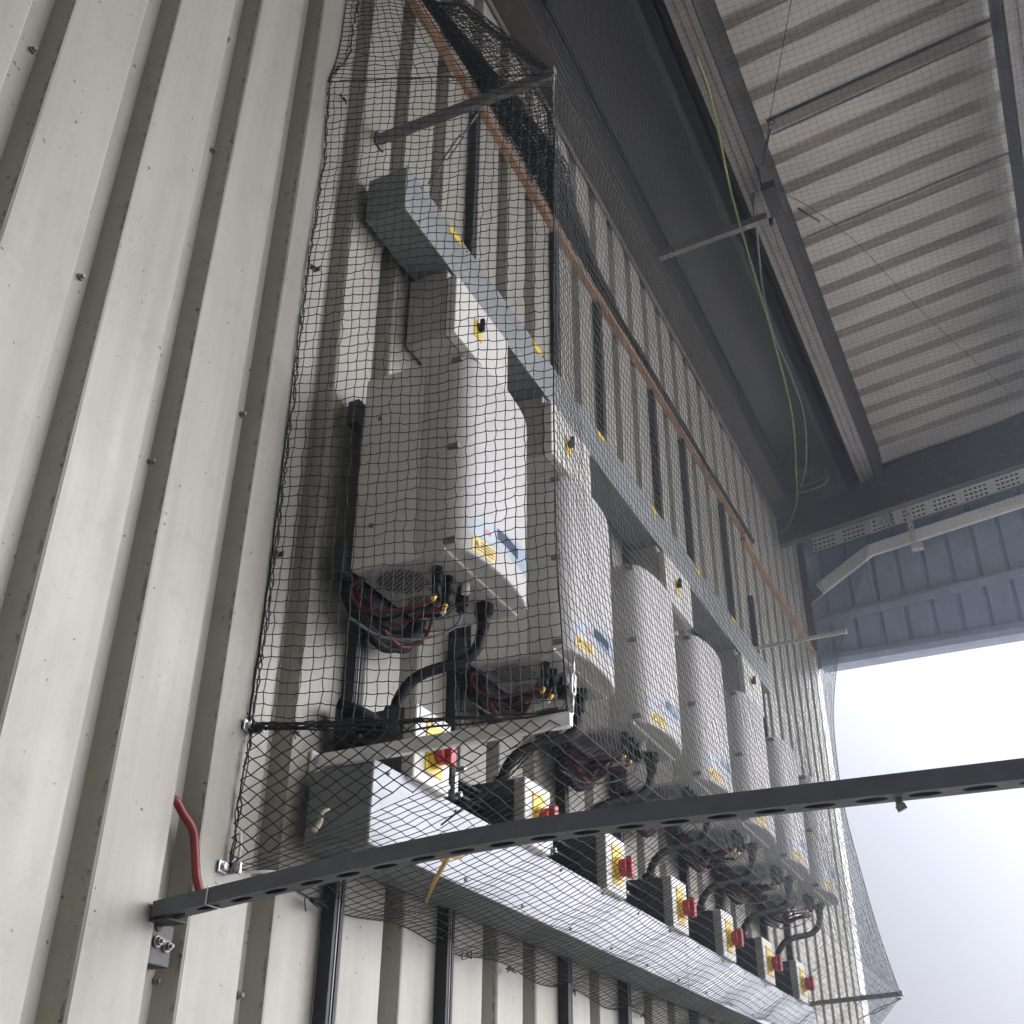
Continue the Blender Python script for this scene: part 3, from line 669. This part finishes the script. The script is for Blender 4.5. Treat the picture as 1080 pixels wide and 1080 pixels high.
# ------------------------------------------------------------------ netting
def net_geo(fn, nu, nv, r, jit, knots=True, edge=(1, 1, 1, 1), mb=None, taper=None, sag=0.0, gone=None):
    """knotted net: a grid of strands over the surface fn(u, v)"""
    G = np.zeros((nu + 1, nv + 1, 3))
    for i in range(nu + 1):
        for j in range(nv + 1): G[i, j] = fn(i / nu, j / nv)
    G[1:-1, 1:-1] += rng.normal(0, jit, (max(nu - 1, 0), max(nv - 1, 0), 3))
    G = G * SC; r_ = r * SC
    A = []; B = []; R = []
    a = G[:-1].reshape(-1, 3); b = G[1:].reshape(-1, 3); c = G[:, :-1].reshape(-1, 3); d = G[:, 1:].reshape(-1, 3)
    if sag:      # each mesh bar hangs in a slight V
        for (p, q, k) in ((a, b, 1), (c, d, .35)):
            mid = (p + q) / 2 + np.array([0, 0, -sag * SC * k]) + rng.normal(0, sag * SC * .3, p.shape)
            A += [p, mid]; B += [mid, q]
    else: A = [a, c]; B = [b, d]
    A = np.concatenate(A); B = np.concatenate(B); L_ = np.linalg.norm(B - A, axis=1); k = L_ > 1e-6; A = A[k]; B = B[k]
    Rr = np.full(len(A), r_)
    # border ropes
    for side, arr in zip(edge, (G[0], G[-1], G[:, 0], G[:, -1])):
        if side > 1:
            A = np.concatenate([A, arr[:-1]]); B = np.concatenate([B, arr[1:]]); Rr = np.concatenate([Rr, np.full(len(arr) - 1, r_ * side)])
    T = B - A; T /= np.maximum(np.linalg.norm(T, axis=1, keepdims=True), 1e-9)
    ref = np.where(np.abs(T[:, [2]]) < .9, np.array([[0, 0, 1.]]), np.array([[1., 0, 0]]))
    U = np.cross(T, ref); U /= np.maximum(np.linalg.norm(U, axis=1, keepdims=True), 1e-9); W = np.cross(T, U)
    V = []
    for P_ in (A, B):
        for q in range(3):
            an = 2 * math.pi * q / 3; V.append(P_ + (U * math.cos(an) + W * math.sin(an)) * Rr[:, None])
    V = np.stack(V, 1).reshape(-1, 3); n = len(A); base = np.arange(n)[:, None] * 6
    F = np.concatenate([base + np.array([[q, (q + 1) % 3, (q + 1) % 3 + 3, q + 3]]) for q in range(3)])
    if knots:
        K = G.reshape(-1, 3); kr = r_ * 1.8
        off = np.array([[1, 0, 0], [-1, 0, 0], [0, 1, 0], [0, -1, 0], [0, 0, 1], [0, 0, -1]]) * kr
        KV = (K[:, None, :] + off[None]).reshape(-1, 3); kb = len(V) + np.arange(len(K))[:, None] * 6
        tri = [(0, 2, 4), (2, 1, 4), (1, 3, 4), (3, 0, 4), (2, 0, 5), (1, 2, 5), (3, 1, 5), (0, 3, 5)]
        KF = np.concatenate([kb + np.array([t]) for t in tri]); 
        return np.concatenate([V, KV]), F, KF
    return V, F, np.zeros((0, 3), int)
def net_obj(name, parts, m='net', loc=(0, 0, 0), parent=None):
    Vs = []; Q = []; Tt = []; n = 0
    for V, F, K in parts: Vs.append(V); Q.append(F + n); Tt.append(K + n); n += len(V)
    V = np.concatenate(Vs); Q = np.concatenate(Q); Tt = np.concatenate(Tt)
    off = np.array(wloc(parent)) if parent is not None else np.array(loc) * SC
    V = V - off
    me = bpy.data.meshes.new(name); me.vertices.add(len(V)); me.vertices.foreach_set('co', V.astype('f4').ravel())
    nl = Q.size + Tt.size; me.loops.add(nl); me.loops.foreach_set('vertex_index', np.concatenate([Q.ravel(), Tt.ravel()]).astype('i4'))
    me.polygons.add(len(Q) + len(Tt)); me.polygons.foreach_set('loop_start', np.concatenate([np.arange(len(Q)) * 4, Q.size + np.arange(len(Tt)) * 3]).astype('i4'))
    me.update(calc_edges=True); me.materials.append(M[m])
    o = bpy.data.objects.new(name, me); COL.objects.link(o)
    if parent is not None: o.parent = parent
    else: o.location = off
    return o
def lerp(a, b, t): return a + (b - a) * t
def noise2(x, y, s): return math.sin(x * 7.3 + s) * math.cos(y * 5.1 + s * 2.1) + .5 * math.sin(x * 15.1 - y * 11.7 + s * 3)
ENET = thing('bird_net', (1.3, -.2, .4), 'black knotted bird net wrapped like a cage around the inverters', 'net')
zk = [.5625, .754, .843, 1.046, 1.327, 1.695, 1.9]; xk = [1.374, 1.352, 1.345, 1.341, 1.347, 1.364, 1.374]
xw = lambda z: float(np.interp(z, [.367, .561, .751, 1.02, 1.42, 1.695, 1.907, 2.04, 2.24, 2.5], [1.206, 1.214, 1.216, 1.212, 1.203, 1.209, 1.193, 1.243, 1.25, 1.26]))
def side_fn(u, v):          # u: wall -> front, v: bottom -> top
    z = lerp(.5625 + .014 * u, 1.905, v); y = -.418 * u; x = lerp(xw(z), float(np.interp(z, zk, xk)), u)
    x += .010 * math.sin(u * math.pi) * math.sin(v * 5 + 1) ; y += 0
    z += -.012 * math.sin(u * math.pi) * (1 - v) + .004 * noise2(u * 2, v * 3, 1) * math.sin(math.pi * u)
    e = .5 * math.exp(-((v) / .03) ** 2)
    return (x + .0015 * noise2(u * 6, v * 12, .3) * (1 if u < .1 else .4), y, z)
def front_fn(u, v):         # u: near -> far, v: bottom -> top
    z = lerp(.5625, 1.905, v) + lerp(0, lerp(.070, .030, v), u); xn = float(np.interp(z, zk, xk))
    xf = lerp(4.57, 4.29, v) - .42 * math.sin(v * math.pi) ** .8
    x = lerp(xn, xf, u); y = lerp(-.418, lerp(-.345, -.388, v), u) + .010 * math.sin(u * math.pi * 3) ** 2 * math.sin(v * math.pi) + .002 * noise2(u * 2, v * 2, 2)
    y += .035 * math.sin(math.pi * v) * min(1, u * 12)
    return (x, y, z)
def bot_fn(u, v):           # u: near -> far, v: wall -> front edge
    xa = lerp(1.206, 4.63, u); za = .368 + .007 * math.sin(u * 60) + lerp(0, .06, max(0, u - .6)); A_ = Vector((xa, -.002, za))
    f_ = front_fn(u, 0); B_ = Vector(f_) if u > .0 else Vector(TIP2)
    p = A_.lerp(B_, v); p.z -= .030 * math.sin(v * math.pi) * min(1, .4 + 6 * u); p.x += .002 * noise2(u * 4, v * 2, 1)
    return tuple(p)
def nearbot_fn(u, v):       # near lower triangle between the wall, the seam and the arm tip
    A_ = Vector((1.214, -.002, .5635)); p = A_ + (Vector(TIP2) - A_) * u + (Vector((1.206, -.002, .367)) - A_) * v
    k = max(0, 1 - u - v); p.z -= .10 * k * v * u; p.x += .05 * u * v * k + .003 * noise2(u * 3, v * 3, 2) * k
    return tuple(p)
def upfront_fn(u, v):       # the front sheet carried on upwards to the canopy purlin
    A_ = Vector(front_fn(u, 1)); B_ = Vector((lerp(.95, 5.3, u), -.45, 2.93)); p = A_.lerp(B_, v); p.y -= .01 * math.sin(v * math.pi); return tuple(p)
def top_fn(u, v):           # fan from the near arm tip back to the wall above the strip
    W_ = [(1.27, -.02, 2.515), (1.40, -.02, 2.57), (1.55, -.015, 2.68), (1.69, -.012, 2.80)]
    k = min(2, int(u * 3)); B_ = Vector(W_[k]).lerp(Vector(W_[k + 1]), u * 3 - k); A_ = Vector(TIP1) + Vector((.03 * u, 0, .01 * u))
    p = A_.lerp(B_, v); p.z -= .03 * math.sin(v * math.pi) * u; return tuple(p)
def fan2_fn(u, v):          # same fan, from the tip down to the strip on the far side
    B_ = Vector((lerp(1.30, 2.45, u ** 1.4), -.024, 2.52)); A_ = Vector(TIP1) + Vector((.02 * u, 0, -.005 * u)); w = lerp(1, .0, u)
    E_ = A_ if u < .02 else B_ + Vector((float(np.interp(u, [0, .3, .6, 1], [0, -.02, -.03, 0])), -float(np.interp(u, [0, .25, .5, .75, 1], [.39, .25, .13, .07, .03])), -float(np.interp(u, [0, .25, .5, 1], [.6, .18, .04, 0]))))
    return tuple(E_.lerp(B_, v))
def neartop_fn(u, v):       # u wall -> front, v seam -> top
    z = 1.905; A0 = Vector((xw(z), -.002, z)).lerp(Vector(front_fn(0, 1)), u)
    A1 = Vector((1.26, -.002, 2.515)) .lerp(Vector((1.27, -.03, 2.515)), u)
    p = A0.lerp(A1, v); p.x += .008 * math.sin(v * 9 + u * 4); return tuple(p)
def far_fn(u, v):
    A_ = Vector((4.62, -.002, lerp(.60, 1.93, v))); B_ = Vector(front_fn(1, v)); return tuple(A_.lerp(B_, u))
R = .00090
def dia(fn, k):              # shear the strand directions so the mesh reads as diamonds
    return lambda u, v: fn(u, v)
net_obj('side_panel', [net_geo(side_fn, 28, 74, R, .0009, sag=.0013, edge=(1.9, 1.6, 2.2, 1.5))], parent=ENET)
net_obj('front_panel', [net_geo(front_fn, 165, 72, R * .76, .0006, knots=True, edge=(1, 2.0, 1.8, 1.4))], parent=ENET)
net_obj('bottom_panel', [net_geo(bot_fn, 190, 25, R * .88, .0007, knots=True, edge=(1, 1, 1.4, 1))], parent=ENET)
net_obj('far_panel', [net_geo(far_fn, 20, 66, R * .6, .0012, knots=False)], parent=ENET)
net_obj('top_panel', [net_geo(top_fn, 26, 34, R * .8, .0014, knots=True, edge=(1, 2.2, 1, 1.5))], parent=ENET)
net_obj('upper_front_panel', [net_geo(upfront_fn, 180, 50, R * .52, .0006, knots=True)], parent=ENET)
net_obj('upper_side_panel', [net_geo(neartop_fn, 20, 40, R, .0015, knots=True, edge=(1.5, 1, 1, 1))], parent=ENET)
def diag_net(fn, n1, n2, r, jit, keep=lambda u, v: True):
    """mesh with strands on the two diagonals of the patch"""
    parts = []; P_ = []
    nu, nv = n1, n2; A = []; B = []
    G = np.array([[fn(i / nu, j / nv) for j in range(nv + 1)] for i in range(nu + 1)]) * SC
    G[1:-1, 1:-1] += rng.normal(0, jit * SC, G[1:-1, 1:-1].shape)
    par = (np.add.outer(np.arange(nu + 1), np.arange(nv + 1)) % 2 == 0)
    KP = np.array([[keep(i / nu, j / nv) for j in range(nv + 1)] for i in range(nu + 1)])
    Ka = []
    for i in range(nu):
        for j in range(nv + 1):
            if not par[i, j]: continue
            for dj in (-1, 1):
                if 0 <= j + dj <= nv and KP[i, j] and KP[i + 1, j + dj]: A.append(G[i, j]); B.append(G[i + 1, j + dj])
    for i in range(1, nu + 1):
        for j in range(nv + 1):
            if par[i, j] and KP[i, j]:
                Ka.append(G[i, j])
                for dj in (-1, 1):
                    if 0 <= j + dj <= nv and KP[i - 1, j + dj]: A.append(G[i, j]); B.append(G[i - 1, j + dj])
    A = np.array(A); B = np.array(B); Rr = r * SC
    T = B - A; T /= np.maximum(np.linalg.norm(T, axis=1, keepdims=True), 1e-9)
    ref = np.where(np.abs(T[:, [2]]) < .9, np.array([[0, 0, 1.]]), np.array([[1., 0, 0]]))
    U = np.cross(T, ref); U /= np.maximum(np.linalg.norm(U, axis=1, keepdims=True), 1e-9); W = np.cross(T, U)
    V = np.stack([P + (U * math.cos(2 * math.pi * q / 3) + W * math.sin(2 * math.pi * q / 3)) * Rr for P in (A, B) for q in range(3)], 1).reshape(-1, 3)
    base = np.arange(len(A))[:, None] * 6
    F = np.concatenate([base + np.array([[q, (q + 1) % 3, (q + 1) % 3 + 3, q + 3]]) for q in range(3)])
    K = np.array(Ka); off = np.array([[1, 0, 0], [-1, 0, 0], [0, 1, 0], [0, -1, 0], [0, 0, 1], [0, 0, -1]]) * Rr * 1.9
    KV = (K[:, None, :] + off[None]).reshape(-1, 3); kb = len(V) + np.arange(len(K))[:, None] * 6
    KF = np.concatenate([kb + np.array([t]) for t in [(0, 2, 4), (2, 1, 4), (1, 3, 4), (3, 0, 4), (2, 0, 5), (1, 2, 5), (3, 1, 5), (0, 3, 5)]])
    return np.concatenate([V, KV]), F, KF
net_obj('lower_side_panel', [diag_net(nearbot_fn, 34, 20, R, .0010, lambda u, v: u + v < 1.03)], parent=ENET)
# bunched seam rope and border rope on the wall
s = MB()
for q in range(7):
    pts = []
    for k in range(26):
        t = k / 25; p = Vector((1.214, -.004, .5635)).lerp(Vector(TIP2) + Vector((0, 0, .014)), t)
        am = .004 * (1 - t) + .001
        pts.append(p + Vector((0, 0, am * math.sin(k * 1.3 + q * 1.9))) + Vector((am * math.cos(k * 1.7 + q), am * math.sin(k + q), -.004 * math.sin(t * math.pi))))
    s.tube(pts[:26 if q < 2 else 11 + q], .0013 if q else .0018, 5)
s.build('seam_rope', 'net', ENET)
s = MB()
for q in range(3):
    pts = []
    for z in np.arange(.367, 2.5, .012):
        pts.append((xw(z) + random.uniform(-.004, .004), -.003 - random.uniform(0, .006), z))
    s.tube(pts, .0011, 4)
s.build('border_rope', 'net', ENET)
for c_ in ((1.392, -.012, .358, .016, 16), (1.86, -.012, .362, .010, 12), (2.02, -.012, .362, .009, 12), (2.33, -.012, .365, .009, 10), (1.21, -.010, .565, .010, 14), (1.25, -.05, .560, .008, 12), (2.75, -.012, .37, .009, 10), (1.24, -.004, 1.905, .008, 12)):
    cx_, cy_, cz_, rr, nn = c_; pts = []          # scraps of loose netting gathered along the wall line
    for k in range(nn):
        pts.append((cx_ + random.gauss(0, rr), cy_ - abs(random.gauss(0, rr * .5)), cz_ + random.gauss(0, rr * .42)))
    s = MB(); s.tube(crv(pts, 5), .0010, 4); s.build('gathered_netting', 'net', ENET)

# folded spare netting lying dark above the rusty strip
fold = thing('folded_net', (2.0, -.1, 2.5), 'dense dark fold of spare netting hanging above the rusty strip', 'net')
def fold_fn(k):
    def fn(u, v):
        x = lerp(1.30, 4.45, u ** 1.2)
        w = float(np.interp(x, [1.30, 1.49, 1.512, 1.623, 1.734, 1.85, 2.018, 2.187, 2.426, 2.75, 3.33, 4.5], [.02, .03, .075, .12, .16, .19, .115, .075, .038, .014, .008, .005]))
        if k > 1: w *= float(np.interp(x, [1.3, 1.88, 2.10], [.30, .40, 1]))
        y = -.024 - w * v - .003 * k * min(1, w * 10); z = 2.516 + .006 * k * min(1, w * 10) - .10 * v * w + .003 * math.sin(u * 50 + k) * v
        return (x + .006 * k * v, y + .004 * math.sin(u * 70 + k * 2) * v, z)
    return fn
net_obj('fold', [net_geo(fold_fn(k), 230, 14, R * (1.0 if k < 2 else 1.5), .0022, knots=False, edge=(1, 1, 1, 2.5)) for k in range(5)], parent=fold)

# net stretched under the canopy
RNET = thing('canopy_net', (3, -1, 2.9), 'fine dark bird net stretched flat under the canopy roof', 'net')
def roof_fn(u, v): return (lerp(1.0, 5.35, u), lerp(-.45, -2.1, v), 2.93 + .012 * noise2(u * 3, v * 2, 1))
net_obj('net_mesh', [net_geo(roof_fn, 184, 70, R * .52, .0008, knots=True)], parent=RNET)
s = MB()
s.tube(crv([(1.9, -.93, 2.925), (2.149, -.821, 2.925), (2.529, -.659, 2.925), (2.704, -.582, 2.90)], 6), .0013, 5)
s.tube(crv([(2.893, -.623, 2.925), (2.989, -.684, 2.925), (3.220, -.789, 2.925), (3.741, -.956, 2.925), (4.4, -1.2, 2.925)], 6), .0012, 5)
s.build('tension_wire', 'net', RNET)
s = MB(); s.cyl((2.56, -.645, 2.89), (2.70, -.585, 2.90), .0035, 8); s.cyl((2.93, -.645, 2.89), (3.02, -.695, 2.89), .0040, 8)
ring = [(2.535 + .009 * math.cos(t), -.656 + .009 * math.sin(t), 2.89) for t in np.linspace(0, 2 * math.pi, 14)]
s.tube(ring, .002, 6); s.build('wire_tensioner', 'steel_dark', RNET)

# ------------------------------------------------------------------ turnbuckles, hooks and eyelets
def turnbuckle(label, a, b, m='zinc'):
    a = Vector(a); b = Vector(b); t = thing('turnbuckle', a, label, 'turnbuckle', 'turnbuckles tightening the net wires')
    p = a.lerp(b, .35); q = a.lerp(b, .68); d = (b - a).normalized(); n_ = d.cross(Vector((0, 1, .3))).normalized() * .006
    MB().tube([a, p], .0022, 6).build('rod', m, t); MB().tube([q, b], .0022, 6).build('rod', m, t)
    MB().tube([p, p + n_, q + n_, q], .0024, 6).tube([p, p - n_, q - n_, q], .0024, 6).build('body', m, t)
    h = MB(); o_ = d.cross(Vector((0, 0, 1))).normalized()
    h.tube([b + d * .008 * math.sin(x) * 1.2 + o_ * .008 * (1 - math.cos(x)) for x in np.linspace(0, 4.4, 10)], .0022, 6); h.build('hook', m, t)
    return t
turnbuckle('dark turnbuckle slanting up from the upper trunking to the near top arm', (1.43, -.103, 1.80), (1.395, -.235, 1.912), 'arm')
turnbuckle('turnbuckle hooked to the far lower arm against the sky', (5.05, -.10, .62), (4.60, -.338, .625), 'arm')
turnbuckle('bright turnbuckle hanging beside the tip of the near lower arm', (1.384, -.425, .66), (1.378, -.424, .575))
ch = thing('hanging_chain', TIP1, 'pale wire chain dangling from the tip of the near top arm', 'chain')
s = MB()
for k in range(9):
    c = TIP1 + Vector((-.004, -.002, -.020 - .016 * k)); aa = .6 if k % 2 else 0
    s.tube([c + Vector((math.cos(aa) * .004 * math.cos(t), math.sin(aa) * .004 * math.cos(t), .010 * math.sin(t))) for t in np.linspace(0, 2 * math.pi, 10)], .0014, 5)
s.build('links', 'galv', ch)
for j, (x, z, lb) in enumerate(((1.212, .5625, 'shiny eye bracket on the wall at the end of the bunched net seam'), (1.200, .366, 'shiny eye bracket at the lowest left corner of the bird net'), (1.222, 1.43, 'small dark clip holding the net edge midway up the wall'), (1.222, .845, 'small clip on the net edge left of the nearest inverter foot'))):
    t = thing('eye_bracket', (x, 0, z), lb, 'bracket', 'brackets holding the net edge to the wall'); m_ = 'zinc' if j < 2 else 'arm'
    k = 1 if j < 2 else .6
    MB().box(x - .012 * k, x + .012 * k, -.004, -.001, z - .008 * k, z + .008 * k).box(x + .008 * k, x + .012 * k, -.022 * k, -.004, z - .008 * k, z + .008 * k).build('plate', m_, t, bev=.0012)
    MB().cyl((x - .003, -.004, z), (x - .003, -.009, z), .0050 * k, 6, smooth=False).build('screw', m_, t)
# whitish cord on the lowest corner
s = MB(); s.tube([(1.214, -.012, .372), (1.216, -.012, .395), (1.212, -.012, .415)], .0022, 6); s.tube([(1.222, -.02, .363), (1.243, -.04, .366), (1.262, -.06, .367)], .0022, 6)
tag(s.build('white_cord', 'white', loc=(1.21, 0, .37)), 'short white cord tied at the lowest corner of the net', 'cord')
# debris
t = MB(); t.tube([(1.41, -.22, .406), (1.42, -.195, .380), (1.43, -.175, .352)], .0042, 5, r1=.0022).tube([(1.43, -.23, .410), (1.40, -.20, .405)], .004, 5, r1=.001).tube([(1.40, -.215, .398), (1.428, -.21, .410)], .002, 4)
tag(t.build('straw_scrap', 'straw', loc=(1.42, -.2, .38)), 'tan scrap of dry straw caught in the net below the slotted beam', 'straw')
t = MB(); t.tube(crv([(1.26, -.095, .418), (1.266, -.10, .430), (1.262, -.105, .442), (1.272, -.11, .450)], 4), .0042, 6, r1=.0020)
tag(t.build('feather', 'feather', loc=(1.26, -.1, .43)), 'small pale feather stuck in the net near the trunking end', 'feather')
# loose black string from the near lower arm
s = MB().tube([TIP2 + Vector((0, .01, 0)), (1.40, -.30, .50), (1.42, -.20, .455)], .0015, 5).tube([TIP2 + Vector((.01, .02, 0)), (1.44, -.30, .52), (1.50, -.20, .50)], .0013, 5)
tag(s.build('loose_string', 'net', loc=TIP2), 'pair of black strings slanting down from the near lower arm tip', 'string')

scn.cycles.max_bounces = 7; scn.cycles.diffuse_bounces = 4; scn.cycles.glossy_bounces = 2; scn.cycles.transmission_bounces = 1; scn.cycles.volume_bounces = 0
# ------------------------------------------------------------------ camera
Mc = ((0.43386077, -0.90094632, 0.00778254), (0.46682635, 0.21740071, -0.85721065), (0.77060884, 0.37554316, 0.51490712))
cam = bpy.data.cameras.new('camera'); co = bpy.data.objects.new('camera', cam); COL.objects.link(co)
r_, d_, f_ = [Vector(v) for v in Mc]
f_.normalize(); r_ = (r_ - f_ * r_.dot(f_)).normalized(); u_ = -f_.cross(r_) if (-f_.cross(r_)).dot(-d_) > 0 else f_.cross(r_)
m4 = Matrix((r_, u_, -f_)).transposed().to_4x4(); m4.translation = Vector((0, -1, 0)) * SC; co.matrix_world = m4
cam.lens = 1203.2 / 1080 * 36; cam.sensor_width = 36; cam.clip_start = .02; cam.clip_end = 3000
scn.camera = co

# ------------------------------------------------------------------ haze volume added to stand in for lens glare
hz = MB().box(-17, 17, -17, 17, GZ - .6, 6).build('haze', 'ground'); hz.data.materials.clear()
hm = bpy.data.materials.new('glare_veil'); hm.use_nodes = True; hn = hm.node_tree; hn.nodes.remove(hn.nodes['Principled BSDF'])
pv = hn.nodes.new('ShaderNodeVolumePrincipled'); pv.inputs['Density'].default_value = .014; pv.inputs['Color'].default_value = (.66, .80, 1, 1); pv.inputs['Anisotropy'].default_value = .82
hn.links.new(pv.outputs[0], hn.nodes['Material Output'].inputs['Volume']); hz.data.materials.append(hm)
hz['kind'] = 'stuff'; hz['label'] = 'thin bluish haze added to stand in for lens glare'
# ------------------------------------------------------------------ light
EL, AZ_ = math.radians(28), math.radians(-42)      # direction towards the sun: x forward-right, y away from the wall
sd = Vector((math.cos(EL) * math.cos(AZ_), math.cos(EL) * math.sin(AZ_), math.sin(EL)))
w = bpy.data.worlds.new('World'); scn.world = w; w.use_nodes = True; nt = w.node_tree; N = nt.nodes; L = nt.links
bg = N['Background']
sky = N.new('ShaderNodeTexSky'); sky.sky_type = 'NISHITA'; sky.sun_disc = False; sky.sun_elevation = EL; sky.sun_rotation = math.atan2(sd.x, sd.y); sky.dust_density = 4; sky.air_density = 1.5
tc = N.new('ShaderNodeTexCoord'); sp = N.new('ShaderNodeSeparateXYZ'); L.new(tc.outputs['Generated'], sp.inputs[0])
def M_(op, a, b=None):
    x = N.new('ShaderNodeMath'); x.operation = op
    for k, v in enumerate((a, b)):
        if v is None: continue
        if isinstance(v, (int, float)): x.inputs[k].default_value = v
        else: L.new(v, x.inputs[k])
    return x.outputs[0]
# overcast sky: darker towards the horizon, broad bright patch where the sun stands behind the cloud
zen = M_('MULTIPLY', M_('POWER', M_('MAXIMUM', sp.outputs['Z'], 0), 3.6), 50)
dp_ = N.new('ShaderNodeVectorMath'); dp_.operation = 'DOT_PRODUCT'; dp_.inputs[1].default_value = tuple(Vector((.45, -.80, .42)).normalized()); L.new(tc.outputs['Generated'], dp_.inputs[0])
glow = M_('MULTIPLY', M_('POWER', M_('MAXIMUM', dp_.outputs['Value'], 0), 4), 34)
tot = M_('ADD', M_('ADD', zen, glow), 2.1)
cl = N.new('ShaderNodeVectorMath'); cl.operation = 'SCALE'; cl.inputs[0].default_value = (1.0, .96, .995); L.new(tot, cl.inputs['Scale'])
mx = N.new('ShaderNodeMix'); mx.data_type = 'RGBA'; mx.inputs[0].default_value = .985
L.new(sky.outputs[0], mx.inputs[6]); L.new(cl.outputs[0], mx.inputs[7]); L.new(mx.outputs[2], bg.inputs['Color']); bg.inputs['Strength'].default_value = .1
sl = bpy.data.lights.new('sun', 'SUN'); sl.energy = 1.4; sl.angle = math.radians(36); sl.color = (1, .97, .93)
so = bpy.data.objects.new('sun', sl); COL.objects.link(so); so.rotation_euler = sd.to_track_quat('Z', 'Y').to_euler()

scn.view_settings.view_transform = 'Standard'; scn.view_settings.look = 'None'; scn.view_settings.exposure = 1.14; scn.view_settings.gamma = 1
